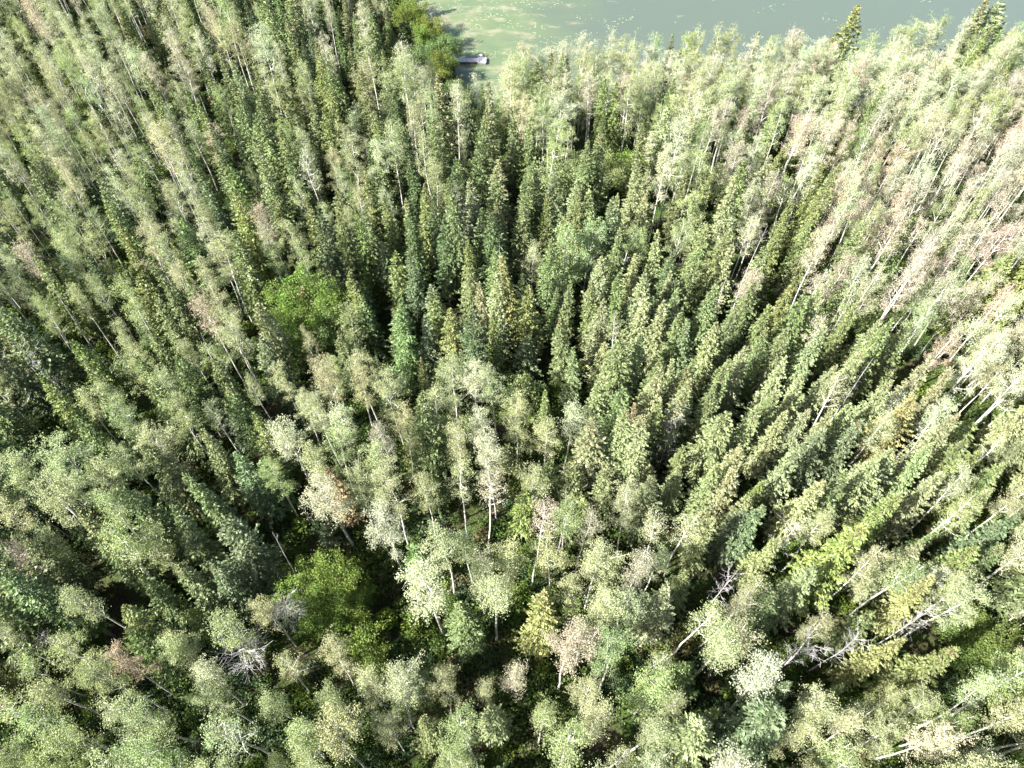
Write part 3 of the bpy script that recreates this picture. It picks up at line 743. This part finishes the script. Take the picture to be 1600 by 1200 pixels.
DIRS = ['right of', 'upper right of', 'above', 'upper left of', 'left of', 'lower left of', 'below', 'lower right of']
ORD = ['', 'second ', 'third ', 'fourth ', 'fifth ', 'sixth ', 'seventh ', 'eighth ', 'ninth ', 'tenth ', 'eleventh ', 'twelfth ', 'thirteenth ', 'fourteenth ', 'fifteenth ', 'sixteenth ']
LOOK = {'sp': 'green', 'bl': 'blue-green', 'dk': 'dark green', 'ol': 'olive', 'gy': 'grey-green', 'gold': 'golden', 'rust': 'rust-orange', 'lime': 'lime', 'sage': 'sage green', 'pale': 'pale sage', 'grn': 'fresh green',
        'pink': 'pinkish tan', 'yel': 'yellow-green', 'mint': 'mint green', 'mid': 'mid-green', 'midl': 'dull green', 'pkl': 'pale tan-grey', 'gol2': 'yellow-green', 'olime': 'olive-lime', 'yelw': 'yellowish', 'x': 'grey'}
buckets = {}
for t in trees:
    if not t.get('single'): continue
    cx, cy = t['c']
    m = min(range(len(MARKS)), key=lambda k: math.hypot(MARKS[k][0] - cx, MARKS[k][1] - cy) + (1e6 if math.hypot(MARKS[k][0] - cx, MARKS[k][1] - cy) < 14 else 0))
    dx, dy = cx - MARKS[m][0], MARKS[m][1] - cy
    s = int(round(math.atan2(dy, dx) / (math.pi / 4))) % 8
    kind = t['kind']
    if kind == 'spruce':
        rel = t['w'] * SPR[t['p']]['R'] / SPR[t['p']]['H'] * t['h']
        size = 'short' if t['h'] < 11 else 'broad' if rel > 1.75 else 'slender' if rel < 1.3 else 'tall'
        word = 'spruce'
        look = f"{size} {LOOK[t['tname']]} {word}"
    elif kind == 'aspen':
        size = 'short' if t['h'] < 12.5 else 'thin-crowned' if t['p'] in (10, 11) else 'full-crowned' if t['w'] * ASP[t['p']]['R'] > 1.7 else 'narrow'
        look = f"{size} {LOOK[t['tname']]} aspen"
    elif kind == 'willow': look = f"{'low' if t['h'] < 4.5 else 'tall' if t['h'] > 8 else 'rounded'} {LOOK[t['tname']]} willow bush"
    elif kind == 'birch': look = f"{LOOK[t['tname']]} weeping birch"
    elif kind == 'dead:spire': look = 'thin grey dead spruce spire'
    elif kind == 'dead:bush': look = 'bushy white leafless snag'
    elif kind == 'dead:pole': look = 'bare pale dead trunk'
    else: look = 'pale leafless dead tree'
    t['look'] = look
    buckets.setdefault((look, m, s), []).append((math.hypot(dx, dy), t))
for (look, m, s), lst in buckets.items():
    lst.sort(key=lambda e: e[0])
    for k, (_, t) in enumerate(lst):
        o = f"{ORD[k]}nearest" if len(lst) > 1 and k else ('nearest' if len(lst) > 1 else '')
        mark = MARKS[m][2]
        t['label'] = f"{look}, {o + ' ' if o else ''}{DIRS[s]} the {mark}".replace('  ', ' ')

# ------------------------------------------------------------------ individual trees
NAMES = {'spruce': ('spruce_tree', 'spruce', 'spruces in the forest'), 'aspen': ('aspen_tree', 'aspen', 'aspens in the forest'), 'willow': ('willow_bush', 'willow', 'willow bushes'),
         'birch': ('birch_tree', 'birch', 'birches'), 'dead': ('dead_tree', 'dead tree', 'dead trees and snags')}
def child(name, me, root, tint):
    o = bpy.data.objects.new(name, me)
    o.parent = root
    if tint is not None: o['tint'] = tint
    col.objects.link(o)
    return o
for t in trees:
    if not t.get('single'): continue
    dead = t['kind'].startswith('dead')
    P = DEAD[t['kind'][5:]][t['p']] if dead else PROTO[t['kind']][t['p']]
    nm, cat, grp = NAMES['dead' if dead else t['kind']]
    root = bpy.data.objects.new(nm, None)
    root.empty_display_size = 0.5
    root.location = (t['x'], t['y'], t['z'] - 0.05)
    s = t['h'] / P['H']
    root.scale = (s * t['w'], s * t['w'], s)
    root.rotation_euler = (t['lean'][0], t['lean'][1], t['rot'])
    root['label'] = t['label']; root['category'] = cat; root['group'] = grp
    col.objects.link(root)
    child('trunk', P['m_trunk'], root, None)
    if dead:
        for b in P['m_br']: child('branch', b, root, None)
    else:
        child('crown', P['m_crown'], root, t['tint'])
        if P['cones']: child('cone_cluster', P['m_cones'], root, None)['kind'] = 'stuff'

# ------------------------------------------------------------------ the rest of the forest: one mass per kind, instanced
def mass(name, label, protos, items, base_mat):
    """items: (x, y, z, rotx, roty, rotz, sx, sy, sz, index, tint)"""
    src = bpy.data.collections.new(name + '_models')
    for k, me in enumerate(protos):
        src.objects.link(bpy.data.objects.new(f'{name}_model_{k:02d}', me))
    me = bpy.data.meshes.new(name)
    me.vertices.add(len(items))
    A = np.array([it[:10] for it in items], float)
    me.vertices.foreach_set('co', A[:, :3].astype(np.float32).ravel())
    for an, typ, dat in (('rot', 'FLOAT_VECTOR', A[:, 3:6]), ('scl', 'FLOAT_VECTOR', A[:, 6:9])):
        me.attributes.new(an, typ, 'POINT').data.foreach_set('vector', dat.astype(np.float32).ravel())
    me.attributes.new('idx', 'INT', 'POINT').data.foreach_set('value', A[:, 9].astype(np.int32))
    cl = np.array([(*it[10], 1.0) for it in items], np.float32)
    me.attributes.new('tint', 'FLOAT_COLOR', 'POINT').data.foreach_set('color', cl.ravel())
    o = bpy.data.objects.new(name, me)
    o['kind'] = 'stuff'; o['label'] = label
    col.objects.link(o)
    ng = bpy.data.node_groups.new(name, 'GeometryNodeTree')
    ng.interface.new_socket('Geometry', in_out='INPUT', socket_type='NodeSocketGeometry')
    ng.interface.new_socket('Geometry', in_out='OUTPUT', socket_type='NodeSocketGeometry')
    N, K = ng.nodes.new, ng.links.new
    gi, go = N('NodeGroupInput'), N('NodeGroupOutput')
    ci = N('GeometryNodeCollectionInfo'); ci.inputs['Collection'].default_value = src
    ci.inputs['Separate Children'].default_value = True; ci.inputs['Reset Children'].default_value = True
    ip = N('GeometryNodeInstanceOnPoints'); ip.inputs['Pick Instance'].default_value = True
    def attr(n, typ):
        a = N('GeometryNodeInputNamedAttribute'); a.data_type = typ; a.inputs['Name'].default_value = n
        return a.outputs[0]
    K(gi.outputs[0], ip.inputs['Points']); K(ci.outputs[0], ip.inputs['Instance'])
    K(attr('idx', 'INT'), ip.inputs['Instance Index']); K(attr('scl', 'FLOAT_VECTOR'), ip.inputs['Scale'])
    er = N('FunctionNodeEulerToRotation'); K(attr('rot', 'FLOAT_VECTOR'), er.inputs[0]); K(er.outputs[0], ip.inputs['Rotation'])
    K(ip.outputs[0], go.inputs[0])
    md = o.modifiers.new('trees', 'NODES'); md.node_group = ng
    return o
def rest(kind):
    out = []
    for t in trees:
        if t['kind'] == kind and not t.get('single'):
            P = PROTO[kind][t['p']]; s = t['h'] / P['H']
            out.append((t['x'], t['y'], t['z'] - 0.05, t['lean'][0], t['lean'][1], t['rot'], s * t['w'], s * t['w'], s, t['p'], t['tint']))
    return out
def joined(ps, nm):
    return [join_mesh(nm, [p['trunk'], p['crown']] + ([p['cones']] if p['cones'] else [])) for p in ps]
mass('spruce_forest', 'the many smaller and half-hidden spruces of the forest', joined(SPR, 'spruce'), rest('spruce'), None)
mass('aspen_forest', 'the many smaller and half-hidden aspens of the forest', joined(ASP, 'aspen'), rest('aspen'), None)

# undergrowth: leafy low clumps on the forest floor
ug = []
for k in range(4):
    g = np.random.default_rng(900 + k)
    b = MB()
    n = [420, 520, 360, 300][k]
    a = g.uniform(0, 6.283, n); r = np.sqrt(g.random(n)) * [0.9, 1.2, 0.7, 1.0][k]
    hmax = [0.9, 1.3, 1.7, 0.45][k]
    c = np.column_stack([np.cos(a) * r, np.sin(a) * r, g.random(n) ** 0.6 * hmax * (1 - 0.5 * (r / r.max()) ** 2)])
    b.quads(leaf_quads(c, g.uniform(0.12, 0.26, n), g.uniform(0.08, 0.16, n), g, unit(g.normal(size=(n, 3)) * np.array([1, 1, 0.5]))))
    ug.append(b.mesh('undergrowth_clump', [M_LEAF]))
items = []
for _ in range(15000):
    y = R.uniform(-4, 150); lim = 50 + 0.72 * max(0, y)
    x = R.uniform(-lim, lim)
    if shore_d(x, y) < 0.3: continue
    if math.sin(x * 0.35 + 1.7 * math.sin(y * 0.21)) + math.cos(y * 0.31 + x * 0.1) < R.uniform(-2.2, 0.1): continue
    c = [(0.060, 0.095, 0.022), (0.085, 0.125, 0.02), (0.042, 0.070, 0.028), (0.095, 0.09, 0.04)][int(R.choice(4, p=[.45, .25, .22, .08]))]
    s = R.uniform(0.7, 1.5)
    items.append((x, y, float(ground_z(x, y)), 0, 0, R.uniform(0, 6.28), s, s, s * R.uniform(0.7, 1.2), int(R.integers(0, 4)), jitter(c, 0.15)))
mass('undergrowth', 'low leafy undergrowth on the forest floor', ug, items, None)

# ------------------------------------------------------------------ fallen logs in the openings
LOGS = [(655, 975, 40, 6.5, 'clearing under the lone aspen'), (720, 1030, -25, 5, 'bottom clearing'), (395, 895, 70, 6, 'dark hollow at lower left'), (690, 500, 15, 5, 'gap in the upper centre spruces'), (885, 640, 60, 5, 'narrow gap left of the spruce belt'),
        (1120, 612, -40, 6, 'gap in the spruce belt'), (1190, 470, 30, 6, 'gap beside the leaning trunk'), (590, 960, 10, 4.5, 'shade beside the willow clump')]
for k, (px, py, dg, ln, where) in enumerate(LOGS):
    g = np.random.default_rng(700 + k)
    b = MB()
    n = 9
    pts = np.column_stack([np.linspace(-ln / 2, ln / 2, n), np.cumsum(g.normal(0, 0.06, n)), 0.16 + np.abs(g.normal(0, 0.03, n))])
    b.tube(pts, np.linspace(0.13, 0.05, n), 7)
    o = bpy.data.objects.new('fallen_log', None)
    x, y = at(px, py)
    o.location = (x, y, float(ground_z(x, y))); o.rotation_euler.z = rad(dg)
    o['label'] = f'grey fallen log lying on the ground in the {where}'; o['category'] = 'log'; o['group'] = 'fallen logs'
    col.objects.link(o)
    child('trunk', b.mesh('log', [M_DEAD], True), o, None)
    for j in range(4):
        b = MB(); p = pts[g.integers(3, n)]; d = np.array([0.4, g.choice([-1, 1]) * 0.8, g.uniform(0.1, 0.7)]) * g.uniform(0.5, 1.1)
        b.tube([p, p + d * 0.5 + g.normal(0, 0.05, 3), p + d], [0.03, 0.022, 0.01], 4)
        child('branch', b.mesh('log_branch', [M_DEAD]), o, None)

# ------------------------------------------------------------------ dock
dx0, dy0 = at(700, 93, -0.1); dx1, dy1 = at(746, 94, -0.1); dx2, _ = at(759, 94, -0.1)
dock = bpy.data.objects.new('dock', None); dock.location = (dx0, dy0, -0.62); col.objects.link(dock)
dock['label'] = 'narrow weathered grey dock with a small end platform on the lake'; dock['category'] = 'dock'
Ldk = dx1 - dx0; Lpf = dx2 - dx1
bm = MB(); bm.box(-0.085, 0.085, -0.55, 0.55, 0.40, 0.45)
plank_me = bm.mesh('deck_board', [M_PLANK])
bm = MB(); bm.box(-0.085, 0.085, -0.85, 0.85, 0.46, 0.51)
plank2_me = bm.mesh('deck_board', [M_PLANK])
k = 0
xq = 0.1
while xq < Ldk - 0.02:
    o = child('deck_board', plank_me, dock, None); o.location = (xq, float(R.normal(0, 0.02)), float(R.normal(0, 0.006))); o.rotation_euler.z = float(R.normal(0, 0.01)); xq += 0.185
xq = Ldk + 0.09
while xq < Ldk + Lpf:
    o = child('deck_board', plank2_me, dock, None); o.location = (xq, float(R.normal(0, 0.01)), float(R.normal(0, 0.004))); xq += 0.185
for sy_ in (-0.42, 0.42):
    bm = MB(); bm.box(0.0, Ldk, sy_ - 0.05, sy_ + 0.05, 0.2, 0.385); child('side_beam', bm.mesh('side_beam', [M_DEAD]), dock, None)
bm = MB(); bm.box(Ldk, Ldk + Lpf, -0.8, 0.8, 0.1, 0.44); child('float', bm.mesh('float', [M_DEAD]), dock, None)
for xp in (1.2, 3.2):
    for sy_ in (-0.5, 0.5):
        bm = MB(); bm.tube([(xp, sy_ * 1.25, -0.9), (xp, sy_ * 1.25, 0.75)], [0.06, 0.06], 8); child('post', bm.mesh('post', [M_DEAD]), dock, None)
bm = MB(); bm.tube([(Ldk + 0.5, 0.5, 0.5), (Ldk + 0.5, 0.5, 1.25)], [0.05, 0.05], 8); bm.box(Ldk + 0.2, Ldk + 0.8, 0.35, 0.4, 0.9, 1.25)
child('seat_back', bm.mesh('seat_back', [M_PLANK]), dock, None)
